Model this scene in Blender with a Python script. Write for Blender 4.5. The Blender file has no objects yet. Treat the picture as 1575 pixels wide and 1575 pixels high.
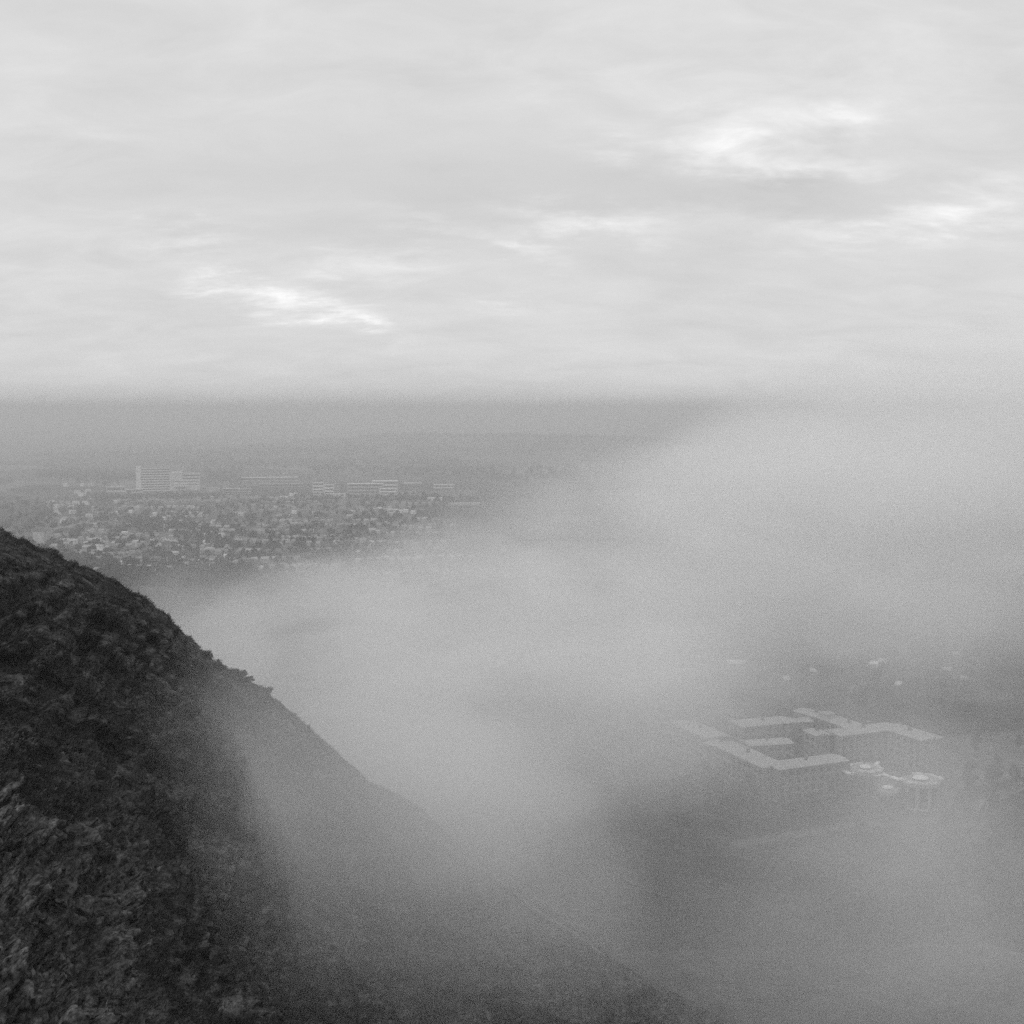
import bpy, math, random
import numpy as np
from mathutils import Vector, Matrix

random.seed(7)
rng = np.random.default_rng(11)
C = bpy.context.scene.collection
SC = bpy.context.scene
R = math.radians

# ------------------------------------------------------------------ camera
CAM_Z = 150.0
F = 2046.0                      # focal length in photo pixels (photo is 1575 square)
CX = CY = 787.5
HORIZON = 631.0
PITCH = math.atan((CY - HORIZON) / F)
cam_d = bpy.data.cameras.new("camera")
cam = bpy.data.objects.new("camera", cam_d)
C.objects.link(cam)
cam.location = (0, 0, CAM_Z)
cam.rotation_euler = (math.pi / 2 - PITCH, 0, 0)
cam_d.sensor_width = 36
cam_d.lens = 36 * F / 1575
cam_d.clip_start = 0.5
cam_d.clip_end = 90000
SC.camera = cam

# ------------------------------------------------------------------ sky, sun, exposure
SUN_ELEV, SUN_AZ = R(38), R(-128)        # behind and to the left, through thin cloud
world = bpy.data.worlds.new("World")
SC.world = world
world.use_nodes = True
wn = world.node_tree
wn.nodes.clear()


def N(nt, t, **kw):
    n = nt.nodes.new(t)
    for k, v in kw.items():
        setattr(n, k, v)
    return n


def M(nt, op, a, b=None, clamp=False, c=None):
    n = N(nt, 'ShaderNodeMath', operation=op, use_clamp=clamp)
    for i, v in enumerate((a, b, c)):
        if v is None:
            continue
        if isinstance(v, (int, float)):
            n.inputs[i].default_value = v
        else:
            nt.links.new(v, n.inputs[i])
    return n.outputs[0]


def noise(nt, vec, scale, detail=4, rough=0.55, dist=0.0):
    n = N(nt, 'ShaderNodeTexNoise')
    n.inputs['Scale'].default_value = scale
    n.inputs['Detail'].default_value = detail
    n.inputs['Roughness'].default_value = rough
    n.inputs['Distortion'].default_value = dist
    nt.links.new(vec, n.inputs['Vector'])
    return n.outputs['Fac']


def maprange(nt, v, a, b, c, d):
    n = N(nt, 'ShaderNodeMapRange')
    n.clamp = True
    for i, x in enumerate((a, b, c, d)):
        n.inputs[i + 1].default_value = x
    nt.links.new(v, n.inputs[0])
    return n.outputs[0]


def pix_dir(px, py):
    x = (px - CX) / F
    y = (CY - py) / F
    c, s = math.cos(PITCH), math.sin(PITCH)
    return Vector((x, c + y * s, -s + y * c))


def build_sky():
    nt = wn
    sky = N(nt, 'ShaderNodeTexSky', sky_type='NISHITA', sun_disc=False)
    sky.sun_elevation = SUN_ELEV
    sky.sun_rotation = SUN_AZ
    bw = N(nt, 'ShaderNodeRGBToBW')
    nt.links.new(sky.outputs[0], bw.inputs[0])
    tc = N(nt, 'ShaderNodeTexCoord')
    sp = N(nt, 'ShaderNodeSeparateXYZ')
    nt.links.new(tc.outputs['Generated'], sp.inputs[0])
    zc = M(nt, 'MAXIMUM', sp.outputs[2], 0.0)
    # cloud deck: direction carried onto a flat layer overhead
    den = M(nt, 'ADD', zc, 0.26)
    cb = N(nt, 'ShaderNodeCombineXYZ')
    nt.links.new(M(nt, 'DIVIDE', sp.outputs[0], den), cb.inputs[0])
    nt.links.new(M(nt, 'DIVIDE', sp.outputs[1], den), cb.inputs[1])
    mp = N(nt, 'ShaderNodeMapping')
    mp.inputs['Rotation'].default_value = (0, 0, R(8))
    mp.inputs['Scale'].default_value = (1.35, 2.1, 1.0)
    nt.links.new(cb.outputs[0], mp.inputs['Vector'])
    big = noise(nt, mp.outputs[0], 0.9, 5, 0.5, 0.4)
    fine = noise(nt, mp.outputs[0], 3.6, 11, 0.62, .5)
    # azimuth / elevation space for the breaks in the deck
    az = M(nt, 'ARCTAN2', sp.outputs[0], sp.outputs[1])
    el = M(nt, 'ARCSINE', sp.outputs[2])
    ae = N(nt, 'ShaderNodeCombineXYZ')
    w1 = M(nt, 'MULTIPLY', M(nt, 'SUBTRACT', noise(nt, mp.outputs[0], 2.6, 8, 0.66), 0.5), 0.14)
    w2 = M(nt, 'MULTIPLY', M(nt, 'SUBTRACT', noise(nt, mp.outputs[0], 3.4, 9, 0.68), 0.5), 0.060)
    nt.links.new(M(nt, 'ADD', az, w1), ae.inputs[0])
    nt.links.new(M(nt, 'ADD', el, w2), ae.inputs[1])
    rifts = [  # photo position, half extents, strength, tilt in degrees
        (1135, 224, 150, 44, 1.05, -6), (1260, 256, 190, 17, .60, -5), (1000, 224, 110, 20, .45, -10),
        (1290, 182, 90, 18, .50, 6), (915, 342, 150, 20, 1.0, -3), (795, 378, 64, 18, 1.05, -18),
        (1490, 320, 90, 40, .95, 5), (1330, 356, 200, 20, .75, 3), (310, 369, 95, 20, 1.15, 2),
        (255, 384, 50, 11, .45, 4), (390, 452, 130, 18, .80, -10), (470, 470, 110, 24, .85, -8),
        (555, 497, 70, 9, .62, -8), (520, 412, 130, 20, .55, 5), (320, 440, 80, 10, .42, 0),
        (640, 340, 120, 14, .28, -6), (760, 470, 130, 12, .30, 0),
        (1180, 300, 330, 50, -.55, -4), (700, 270, 420, 90, -.38, 0), (640, 370, 170, 24, -.2, -3),
        (1030, 400, 260, 40, -.16, 0), (170, 300, 260, 60, -.12, 0),
        (1250, 110, 420, 70, .20, 0), (130, 330, 120, 160, .12, 0), (800, 110, 300, 60, .10, 0),
    ]
    total = None
    for (px, py, sx, sy, amp, tilt) in rifts:
        d = pix_dir(px, py).normalized()
        m = N(nt, 'ShaderNodeMapping', vector_type='TEXTURE')
        m.inputs['Location'].default_value = (math.atan2(d.x, d.y), math.asin(d.z), 0)
        m.inputs['Rotation'].default_value = (0, 0, R(tilt))
        m.inputs['Scale'].default_value = (sx * 1.55 / F, sy * 1.95 / F, 1)
        nt.links.new(ae.outputs[0], m.inputs['Vector'])
        g = N(nt, 'ShaderNodeTexGradient', gradient_type='QUADRATIC_SPHERE')
        nt.links.new(m.outputs[0], g.inputs[0])
        v = M(nt, 'MULTIPLY', g.outputs['Fac'], amp)
        total = v if total is None else M(nt, 'ADD', total, v)
    wisp = maprange(nt, fine, 0.34, 0.68, 0.30, 1.35)
    rift = M(nt, 'MULTIPLY', total, wisp)
    # deck brightness
    deck = M(nt, 'ADD', M(nt, 'MULTIPLY', big, 1.6), M(nt, 'MULTIPLY', fine, 2.4))
    deck = M(nt, 'ADD', deck, SKY_BASE)
    val = M(nt, 'ADD', deck, M(nt, 'MULTIPLY', rift, 2.9))
    val = M(nt, 'ADD', val, M(nt, 'MULTIPLY', zc, 0.5))
    mix = N(nt, 'ShaderNodeMix', data_type='FLOAT')
    mix.inputs[0].default_value = 0.92
    nt.links.new(bw.outputs[0], mix.inputs[2])
    nt.links.new(val, mix.inputs[3])
    bg = N(nt, 'ShaderNodeBackground')
    bg.inputs['Strength'].default_value = 0.10
    nt.links.new(mix.outputs[0], bg.inputs['Color'])
    out = N(nt, 'ShaderNodeOutputWorld')
    nt.links.new(bg.outputs[0], out.inputs['Surface'])


SKY_BASE = 5.32
build_sky()

sun_d = bpy.data.lights.new("sun", 'SUN')
sun_d.energy = 1.5
sun_d.angle = R(20)
sun_d.color = (1, 1, 1)
sun = bpy.data.objects.new("sun", sun_d)
C.objects.link(sun)
sdir = Vector((math.sin(SUN_AZ) * math.cos(SUN_ELEV), math.cos(SUN_AZ) * math.cos(SUN_ELEV), math.sin(SUN_ELEV)))
sun.rotation_euler = sdir.to_track_quat('Z', 'Y').to_euler()
sun.location = (0, 0, 500)

vs = SC.view_settings
vs.view_transform = 'Standard'
vs.look = 'None'
vs.exposure = 0.0
vs.gamma = 1.0
vs.use_curve_mapping = False
cy = SC.cycles
cy.use_denoising = False
cy.volume_bounces = 3
cy.max_bounces = 6
cy.diffuse_bounces = 2
cy.volume_step_rate = 1.0
cy.volume_max_steps = 256
cy.sample_clamp_indirect = 4.0
cy.use_adaptive_sampling = False

# ------------------------------------------------------------------ helpers


def tag(o, label=None, cat=None, group=None, kind=None):
    if label:
        o['label'] = label
    if cat:
        o['category'] = cat
    if group:
        o['group'] = group
    if kind:
        o['kind'] = kind
    return o


def at_z(px, py, z=0.0):
    """point where the sight line through a photo pixel meets height z"""
    d = pix_dir(px, py)
    t = (z - CAM_Z) / d.z
    return Vector((d.x * t, d.y * t, z))


def at_d(px, py, dist):
    d = pix_dir(px, py)
    t = dist / d.y
    return Vector((d.x * t, dist, CAM_Z + d.z * t))


def link_mesh(name, me, parent=None):
    o = bpy.data.objects.new(name, me)
    C.objects.link(o)
    if parent is not None:
        o.parent = parent
    return o


def empty(name, loc, rz=0.0):
    o = bpy.data.objects.new(name, None)
    o.empty_display_size = 1.0
    C.objects.link(o)
    o.location = loc
    o.rotation_euler = (0, 0, rz)
    return o


def np_mesh(name, verts, faces, mat=None, smooth=False):
    """fast mesh from arrays; faces (n,3) or (n,4)"""
    me = bpy.data.meshes.new(name)
    nv, (nf, k) = len(verts), faces.shape
    me.vertices.add(nv)
    me.vertices.foreach_set('co', np.ascontiguousarray(verts, dtype=np.float32).ravel())
    me.loops.add(nf * k)
    me.loops.foreach_set('vertex_index', np.ascontiguousarray(faces, dtype=np.int32).ravel())
    me.polygons.add(nf)
    me.polygons.foreach_set('loop_start', np.arange(0, nf * k, k, dtype=np.int32))
    me.polygons.foreach_set('loop_total', np.full(nf, k, dtype=np.int32))
    if smooth:
        me.polygons.foreach_set('use_smooth', np.ones(nf, dtype=bool))
    me.update(calc_edges=True)
    me.validate()
    if mat:
        me.materials.append(mat)
    return me


class MB:
    """collects boxes, prisms and other solids for ONE mesh"""

    def __init__(self):
        self.v, self.f = [], []

    def add(self, vs_, fs_):
        b = len(self.v)
        self.v += [tuple(p) for p in vs_]
        self.f += [tuple(b + i for i in f) for f in fs_]
        return self

    def box(self, x0, x1, y0, y1, z0, z1):
        return self.add([(x0, y0, z0), (x1, y0, z0), (x1, y1, z0), (x0, y1, z0), (x0, y0, z1), (x1, y0, z1), (x1, y1, z1), (x0, y1, z1)],
                        [(3, 2, 1, 0), (4, 5, 6, 7), (0, 1, 5, 4), (1, 2, 6, 5), (2, 3, 7, 6), (3, 0, 4, 7)])

    def prism(self, pts, z0, z1, s=1.0):
        n = len(pts)
        cx = sum(p[0] for p in pts) / n
        cy_ = sum(p[1] for p in pts) / n
        vs_ = [(p[0], p[1], z0) for p in pts] + [(cx + (p[0] - cx) * s, cy_ + (p[1] - cy_) * s, z1) for p in pts]
        fs_ = [tuple(range(n - 1, -1, -1)), tuple(range(n, 2 * n))] + [(i, (i + 1) % n, n + (i + 1) % n, n + i) for i in range(n)]
        return self.add(vs_, fs_)

    def gable(self, L, W, z0, rise, over=0.3, t=0.18):
        """pitched roof along x as a solid"""
        a, b = L / 2 + over, W / 2 + over
        pro = [(-b, z0), (b, z0), (b, z0 + t), (0, z0 + rise + t), (-b, z0 + t)]
        vs_ = [(-a, p[0], p[1]) for p in pro] + [(a, p[0], p[1]) for p in pro]
        fs_ = [(4, 3, 2, 1, 0), (5, 6, 7, 8, 9)] + [(i, (i + 1) % 5, 5 + (i + 1) % 5, 5 + i) for i in range(5)]
        return self.add(vs_, fs_)

    def hip(self, L, W, z0, rise, over=0.4, t=0.2):
        a, b = L / 2 + over, W / 2 + over
        r = max(0.1, L / 2 - W / 2)
        vs_ = [(-a, -b, z0), (a, -b, z0), (a, b, z0), (-a, b, z0), (-a, -b, z0 + t), (a, -b, z0 + t), (a, b, z0 + t), (-a, b, z0 + t), (-r, 0, z0 + rise), (r, 0, z0 + rise)]
        fs_ = [(3, 2, 1, 0), (0, 1, 5, 4), (1, 2, 6, 5), (2, 3, 7, 6), (3, 0, 4, 7), (4, 5, 9, 8), (5, 6, 9), (6, 7, 8, 9), (7, 4, 8)]
        return self.add(vs_, fs_)

    def mesh(self, name, mat):
        me = bpy.data.meshes.new(name)
        me.from_pydata(self.v, [], self.f)
        me.materials.append(mat)
        me.update()
        return me

    def build(self, name, mat, parent=None):
        return link_mesh(name, self.mesh(name, mat), parent)


def grey(name, lo, hi, scale=0.3, rough=0.85, detail=6, stretch=(1, 1, 1), spec=0.25):
    """weathered neutral surface: albedo drifts between lo and hi"""
    m = bpy.data.materials.new(name)
    m.use_nodes = True
    nt = m.node_tree
    b = nt.nodes['Principled BSDF']
    tc = N(nt, 'ShaderNodeTexCoord')
    mp = N(nt, 'ShaderNodeMapping')
    mp.inputs['Scale'].default_value = stretch
    nt.links.new(tc.outputs['Object'], mp.inputs[0])
    f = noise(nt, mp.outputs[0], scale, detail, 0.6)
    v = maprange(nt, f, 0.32, 0.68, lo, hi)
    nt.links.new(v, b.inputs['Base Color'])
    b.inputs['Roughness'].default_value = rough
    b.inputs['Specular IOR Level'].default_value = spec
    return m


MAT = dict(
    render_white=grey('pale_render', .52, .70, .25),
    concrete=grey('concrete', .34, .46, .2),
    panel=grey('cladding_panel', .26, .36, .15),
    stone=grey('stone_wall', .15, .24, .35),
    brick=grey('brick_wall', .09, .15, .4),
    roof_pale=grey('pale_roofing', .46, .60, .3),
    roof_mid=grey('felt_roofing', .30, .42, .25),
    slate=grey('slate_roofing', .10, .17, .5, 0.6),
    glass=grey('window_glass', .02, .04, .6, 0.12, spec=.5),
    white_trim=grey('white_trim', .68, .80, .6),
    foliage=grey('foliage', .020, .075, .30, .8, 3),
    foliage_pale=grey('pale_foliage', .05, .13, .30, .8, 3),
    wood=grey('far_woodland', .020, .050, .01, .9, 3),
    bark=grey('bark', .05, .09, 3.0, .95),
    gorse=grey('gorse_foliage', .012, .045, 2.2, .85, 3),
    rock=grey('crag_rock', .014, .12, 1.6, .9, 12),
    blade=grey('dry_grass_blades', .010, .115, .9, .85, 7),
    path=grey('trodden_earth', .07, .12, .2, .95, 6),
)


# ---- vector gradient noise in numpy
_perm = rng.permutation(512).astype(np.int64)
_perm = np.concatenate([_perm, _perm, _perm])


def perlin(x, y, seed=0):
    xi = np.floor(x).astype(np.int64)
    yi = np.floor(y).astype(np.int64)
    xf, yf = x - xi, y - yi
    u = xf * xf * xf * (xf * (xf * 6 - 15) + 10)
    v = yf * yf * yf * (yf * (yf * 6 - 15) + 10)

    def g(ix, iy, dx, dy):
        h = _perm[(_perm[(ix + seed * 37) & 511] + iy) & 511]
        a = h * (2 * np.pi / 512)
        return np.cos(a) * dx + np.sin(a) * dy
    n00 = g(xi, yi, xf, yf)
    n10 = g(xi + 1, yi, xf - 1, yf)
    n01 = g(xi, yi + 1, xf, yf - 1)
    n11 = g(xi + 1, yi + 1, xf - 1, yf - 1)
    return 1.5 * ((n00 * (1 - u) + n10 * u) * (1 - v) + (n01 * (1 - u) + n11 * u) * v)


def fbm(x, y, oct=4, seed=0, gain=0.5):
    s, a = 0, 1
    for i in range(oct):
        s = s + a * perlin(x, y, seed + i)
        x, y, a = x * 2.03 + 7.1, y * 2.03 + 3.7, a * gain
    return s


# ------------------------------------------------------------------ ground
def ground_z(x, y):
    x = np.asarray(x, dtype=float)
    y = np.asarray(y, dtype=float)
    r = np.hypot(x, y)
    k1 = np.clip((r - 700) / 2500, 0, 1)
    k2 = np.clip((r - 4000) / 9000, 0, 1)
    z = 5 * k1 * fbm(x / 900, y / 900, 3, 3)
    z = z + 45 * k2 * (0.35 + fbm(x / 4200, y / 2600, 4, 9))
    ridge = 46 * np.exp(-((x - 60) / 1150) ** 4) * np.exp(-((y - 4900) / 700) ** 2) * (1 - .18 * np.tanh((x - 200) / 300)) * (1 + .07 * fbm(x / 260, y / 300, 3, 77))
    z = z + np.where(y > 0, ridge, 0)
    return np.maximum(z, -6 * k1 - 8 * k2)


def ground_mat():
    m = bpy.data.materials.new('valley_ground')
    m.use_nodes = True
    nt = m.node_tree
    b = nt.nodes['Principled BSDF']
    tc = N(nt, 'ShaderNodeTexCoord')
    P = tc.outputs['Object']
    wob = N(nt, 'ShaderNodeTexNoise')
    wob.inputs['Scale'].default_value = 0.004
    nt.links.new(P, wob.inputs['Vector'])
    add = N(nt, 'ShaderNodeVectorMath', operation='MULTIPLY_ADD')
    nt.links.new(wob.outputs['Color'], add.inputs[0])
    add.inputs[1].default_value = (90, 90, 0)
    nt.links.new(P, add.inputs[2])
    vo = N(nt, 'ShaderNodeTexVoronoi')
    vo.inputs['Scale'].default_value = 0.0042
    nt.links.new(add.outputs[0], vo.inputs['Vector'])
    bw = N(nt, 'ShaderNodeRGBToBW')
    nt.links.new(vo.outputs['Color'], bw.inputs[0])
    fields = maprange(nt, bw.outputs[0], .2, .8, .035, .15)
    bigv = noise(nt, P, 0.0012, 4)
    med = noise(nt, P, 0.02, 6, .65)
    fine = noise(nt, P, 0.16, 5, .65)
    k = M(nt, 'MULTIPLY', maprange(nt, bigv, .35, .65, .6, 1.3), maprange(nt, med, .3, .7, .65, 1.35))
    k = M(nt, 'MULTIPLY', k, maprange(nt, fine, .3, .7, .7, 1.3))
    nt.links.new(M(nt, 'MULTIPLY', fields, k), b.inputs['Base Color'])
    b.inputs['Roughness'].default_value = 0.95
    b.inputs['Specular IOR Level'].default_value = 0.1
    return m


def build_ground():
    na = 540
    rad = np.concatenate([np.linspace(40, 300, 8), np.geomspace(340, 30000, 230)])
    a = np.linspace(0, 2 * np.pi, na, endpoint=False)
    RR, A = np.meshgrid(rad, a, indexing='ij')
    X, Y = RR * np.sin(A), RR * np.cos(A)
    Z = ground_z(X, Y)
    V = np.stack([X, Y, Z], -1).reshape(-1, 3)
    i, j = np.meshgrid(np.arange(len(rad) - 1), np.arange(na), indexing='ij')
    j2 = (j + 1) % na
    q = np.stack([i * na + j, i * na + j2, (i + 1) * na + j2, (i + 1) * na + j], -1).reshape(-1, 4)
    # close the middle with one vertex
    V = np.vstack([V, [[0, 0, 0]]])
    c = len(V) - 1
    jj = np.arange(na)
    fan = np.stack([np.full(na, c), (jj + 1) % na, jj, jj], -1)
    me = bpy.data.meshes.new('ground')
    faces = [tuple(f) for f in q[:, ::-1].tolist()] + [tuple(f[:3]) for f in fan.tolist()]
    me.from_pydata(V.tolist(), [], faces)
    me.polygons.foreach_set('use_smooth', np.ones(len(faces), dtype=bool))
    me.materials.append(ground_mat())
    o = link_mesh('ground', me)
    tag(o, 'wide valley floor of fields and parkland below the fog', kind='structure')


build_ground()

# ------------------------------------------------------------------ hillside
SIL = [(-300, 742, 112), (-120, 796, 122), (0, 832, 131), (71, 856, 140), (110, 868, 146), (150, 885, 155), (200, 909, 165), (245, 937, 175), (258, 955, 180),
       (300, 993, 190), (330, 1022, 198), (360, 1038, 206), (400, 1060, 215), (440, 1096, 226), (480, 1131, 236), (520, 1166, 246), (560, 1200, 255), (600, 1221, 261),
       (640, 1240, 268), (680, 1296, 276), (740, 1318, 284), (790, 1378, 291), (870, 1412, 300), (940, 1482, 306), (1010, 1515, 312)]
INNER = [(71, 1503, 62), (0, 1503, 56), (0, 1300, 70), (71, 1300, 77), (71, 1150, 92), (71, 1000, 112), (71, 920, 126), (150, 960, 134), (200, 1000, 138),
         (200, 1150, 110), (200, 1300, 90), (200, 1503, 74), (300, 1503, 90), (300, 1300, 114), (300, 1150, 142), (300, 1070, 165), (400, 1300, 145),
         (400, 1503, 112), (400, 1170, 180), (500, 1300, 184), (600, 1400, 198), (600, 1503, 160), (800, 1503, 238),
         (0, 1650, 44), (71, 1650, 48), (300, 1650, 70), (600, 1650, 122), (900, 1650, 210), (-300, 1000, 84), (-300, 1300, 56), (-300, 1600, 36)]


def tps_fit(P, z, lam=0.5):
    n = len(P)
    d2 = ((P[:, None] - P[None]) ** 2).sum(-1)
    K = 0.5 * d2 * np.log(d2 + 1e-9) + lam * np.eye(n)
    A = np.zeros((n + 3, n + 3))
    A[:n, :n] = K
    A[:n, n] = 1
    A[:n, n + 1:] = P
    A[n:, :n] = A[:n, n:].T
    return np.linalg.solve(A, np.concatenate([z, np.zeros(3)]))


def tps_eval(P, w, X, Y):
    out = w[len(P)] + w[len(P) + 1] * X + w[len(P) + 2] * Y
    for k in range(len(P)):
        d2 = (X - P[k, 0]) ** 2 + (Y - P[k, 1]) ** 2
        out += w[k] * 0.5 * d2 * np.log(d2 + 1e-9)
    return out


def hill_mat():
    m = bpy.data.materials.new('rough_hill_grass')
    m.use_nodes = True
    nt = m.node_tree
    b = nt.nodes['Principled BSDF']
    tc = N(nt, 'ShaderNodeTexCoord')
    P = tc.outputs['Object']
    at = N(nt, 'ShaderNodeAttribute', attribute_name='rock')
    cbn = N(nt, 'ShaderNodeCombineXYZ')
    for k, (ax, sc) in enumerate((((.14, .90, -.42), .09), ((.95, -.02, .28), 1.0), ((-.24, .44, .87), 1.0))):
        dp = N(nt, 'ShaderNodeVectorMath', operation='DOT_PRODUCT')
        nt.links.new(P, dp.inputs[0])
        dp.inputs[1].default_value = [c * sc for c in ax]
        nt.links.new(dp.outputs['Value'], cbn.inputs[k])
    S = cbn.outputs[0]
    patch = noise(nt, S, 0.30, 7, .66, .5)
    med = noise(nt, S, 1.35, 7, .68, .4)
    fine = noise(nt, P, 4.5, 5, .7)
    g = maprange(nt, patch, .40, .62, .006, .060)
    g = M(nt, 'MULTIPLY', g, maprange(nt, med, .40, .62, .12, 2.4))
    g = M(nt, 'MULTIPLY', g, maprange(nt, fine, .3, .7, .3, 2.0))
    r = M(nt, 'MULTIPLY', maprange(nt, noise(nt, P, 1.6, 9, .7, .2), .38, .62, .006, .135), maprange(nt, fine, .34, .66, .25, 1.9))
    mx = N(nt, 'ShaderNodeMix', data_type='FLOAT')
    nt.links.new(at.outputs['Fac'], mx.inputs[0])
    so = N(nt, 'ShaderNodeAttribute', attribute_name='riser_dark')
    g = M(nt, 'MULTIPLY', g, M(nt, 'SUBTRACT', 1.0, M(nt, 'MULTIPLY', so.outputs['Fac'], .85)))  # turf colour goes darker along the ledge risers
    nt.links.new(g, mx.inputs[2])
    nt.links.new(r, mx.inputs[3])
    nt.links.new(mx.outputs[0], b.inputs['Base Color'])
    b.inputs['Roughness'].default_value = .95
    b.inputs['Specular IOR Level'].default_value = .08
    bp = N(nt, 'ShaderNodeBump')
    bp.inputs['Strength'].default_value = .9
    bp.inputs['Distance'].default_value = .25
    nt.links.new(M(nt, 'ADD', med, M(nt, 'MULTIPLY', fine, .5)), bp.inputs['Height'])
    nt.links.new(bp.outputs[0], b.inputs['Normal'])
    return m


HILL = {}


def build_hill():
    P, Z = [], []
    for (px, py, d) in SIL:
        p = at_d(px, py, d)
        P.append((p.x, p.y)); Z.append(p.z)
        for back, drop in ((32, 9), (95, 48), (190, 120)):
            s = 1 + back / d
            z = CAM_Z + (p.z - CAM_Z) * s - drop
            P.append((p.x * s, p.y * s)); Z.append(max(z, -12))
    for (px, py, d) in INNER:
        p = at_d(px, py, d)
        P.append((p.x, p.y)); Z.append(p.z)
    P, Z = np.array(P), np.array(Z)
    w = tps_fit(P, Z, .4)
    na, nd = 940, 1050
    az = np.linspace(-0.62, 0.16, na)
    dist = np.geomspace(24, 420, nd)
    D, A = np.meshgrid(dist, az, indexing='ij')
    X, Y = D * np.tan(A), D
    H = np.maximum(tps_eval(P, w, X, Y), -15)
    # surface frame
    B = np.stack([X, Y, H], -1)
    du = np.gradient(B, axis=1)
    dv = np.gradient(B, axis=0)
    Nn = np.cross(du, dv)
    Nn /= np.linalg.norm(Nn, axis=-1, keepdims=True) + 1e-9
    Nn *= np.sign(Nn[..., 2:3])
    # along the slope: u follows the contour, h runs down the fall line
    u = Y * 0.86 + X * 0.5
    h = H * 1.25 - X * 0.35
    px = CX + F * X / Y
    py = CY - F * ((H - CAM_Z) / Y + math.tan(PITCH)) / (1 - (H - CAM_Z) / Y * math.tan(PITCH))
    rock = np.clip((260 - px) / 120, 0, 1) * np.clip((py - 1190) / 110, 0, 1)
    rock = np.clip(rock * (0.9 + 1.1 * fbm(u / 9, h / 9, 3, 21)) + 0.35 * (fbm(u / 11, h / 7, 3, 33) > .55), 0, 1)
    top = np.clip((1120 - py) / 160, 0, 1)
    disp = 1.1 * fbm(u / 26, h / 20, 3, 1)
    wv = .5 * fbm(u / 9, h / 9, 2, 55)
    led = perlin(u / 19 + wv, h / 2.1 + .4 * wv, 5)
    disp += (.28 + .42 * top) * np.tanh(5 * led)
    led2 = perlin(u / 9 + wv, h / 1.0 + .5 * wv, 6)
    disp += (.10 + .16 * top) * np.tanh(4 * led2)
    gul = perlin(u / 4.2 + h * .10, h / 19, 8)
    disp += 0.7 * (-np.abs(gul) + .3)
    mound = 1 - np.abs(perlin(u / 2.9 + wv, h / 2.2, 13)) * 1.6
    t1 = 1 - np.abs(perlin(u / 1.25, h / .95, 14)) * 1.6
    t2 = 1 - np.abs(perlin(u / .62 + 5, h / .5, 17)) * 1.5
    t3 = perlin(u / .33, h / .28, 19)
    disp += (0.42 * mound * (1 - .6 * top) + .26 * t1 + .22 * t2 + .12 * t3) * (1 - .45 * rock)
    blk = np.round(1.9 * fbm(u / 3.4, h / 3.0, 3, 41)) / 1.9
    blk2 = np.abs(perlin(u / 1.3, h / 1.1, 47))
    blk3 = np.abs(perlin(u / .55, h / .5, 83))
    disp += rock * (2.1 * blk + 1.2 * blk2 + .45 * blk3 + .9 * np.clip(fbm(u / 6, h / 5, 2, 61), -1, 1))
    edge = np.interp(px, [q[0] for q in SIL], [q[1] for q in SIL])
    disp *= np.clip((py - edge) / 70, .24, 1)
    V = B + Nn * disp[..., None]
    V = V.reshape(-1, 3)
    i, j = np.meshgrid(np.arange(nd - 1), np.arange(na - 1), indexing='ij')
    q = np.stack([i * na + j, i * na + j + 1, (i + 1) * na + j + 1, (i + 1) * na + j], -1).reshape(-1, 4)
    me = np_mesh('hillside', V, q, hill_mat(), smooth=True)
    riser_mask = np.exp(-(led / .13) ** 2) * (.45 + .55 * top) + .6 * np.exp(-(led2 / .12) ** 2) * top  # peaks on the ledge steps, where the hill colour is darkened
    riser_mask = np.clip(riser_mask * np.clip(.7 + 1.2 * fbm(u / 7, h / 3, 2, 91), 0, 1.2), 0, 1) * (1 - rock)
    asc = me.attributes.new('riser_dark', 'FLOAT', 'POINT')
    asc.data.foreach_set('value', riser_mask.reshape(-1).astype(np.float32))
    HILL['riser_mask'] = riser_mask.reshape(-1)
    att = me.attributes.new('rock', 'FLOAT', 'POINT')
    att.data.foreach_set('value', rock.reshape(-1).astype(np.float32))
    o = link_mesh('hillside', me)
    tag(o, 'dark steep hillside of rough grass and crag falling into fog', kind='structure')
    # visible vertices and their photo positions, for placing plants and stones on the slope
    rel = V - np.array([0, 0, CAM_Z])
    c, s = math.cos(PITCH), math.sin(PITCH)
    fz = rel[:, 1] * c - rel[:, 2] * s
    fy = rel[:, 1] * s + rel[:, 2] * c
    vx, vy = CX + F * rel[:, 0] / fz, CY - F * fy / fz
    G = vy.reshape(nd, na)
    run = np.minimum.accumulate(np.where(np.isfinite(G), G, 9e9), axis=0)
    vis = (G <= run + 1.5).reshape(-1)
    HILL.update(V=V, px=vx, py=vy, vis=vis, n=Nn.reshape(-1, 3), rock=rock.reshape(-1))


def hill_at(px, py):
    d = (HILL['px'] - px) ** 2 + (HILL['py'] - py) ** 2 + np.where(HILL['vis'], 0, 1e6)
    k = int(np.argmin(d))
    return Vector(HILL['V'][k].tolist()), Vector(HILL['n'][k].tolist())


build_hill()


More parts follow.
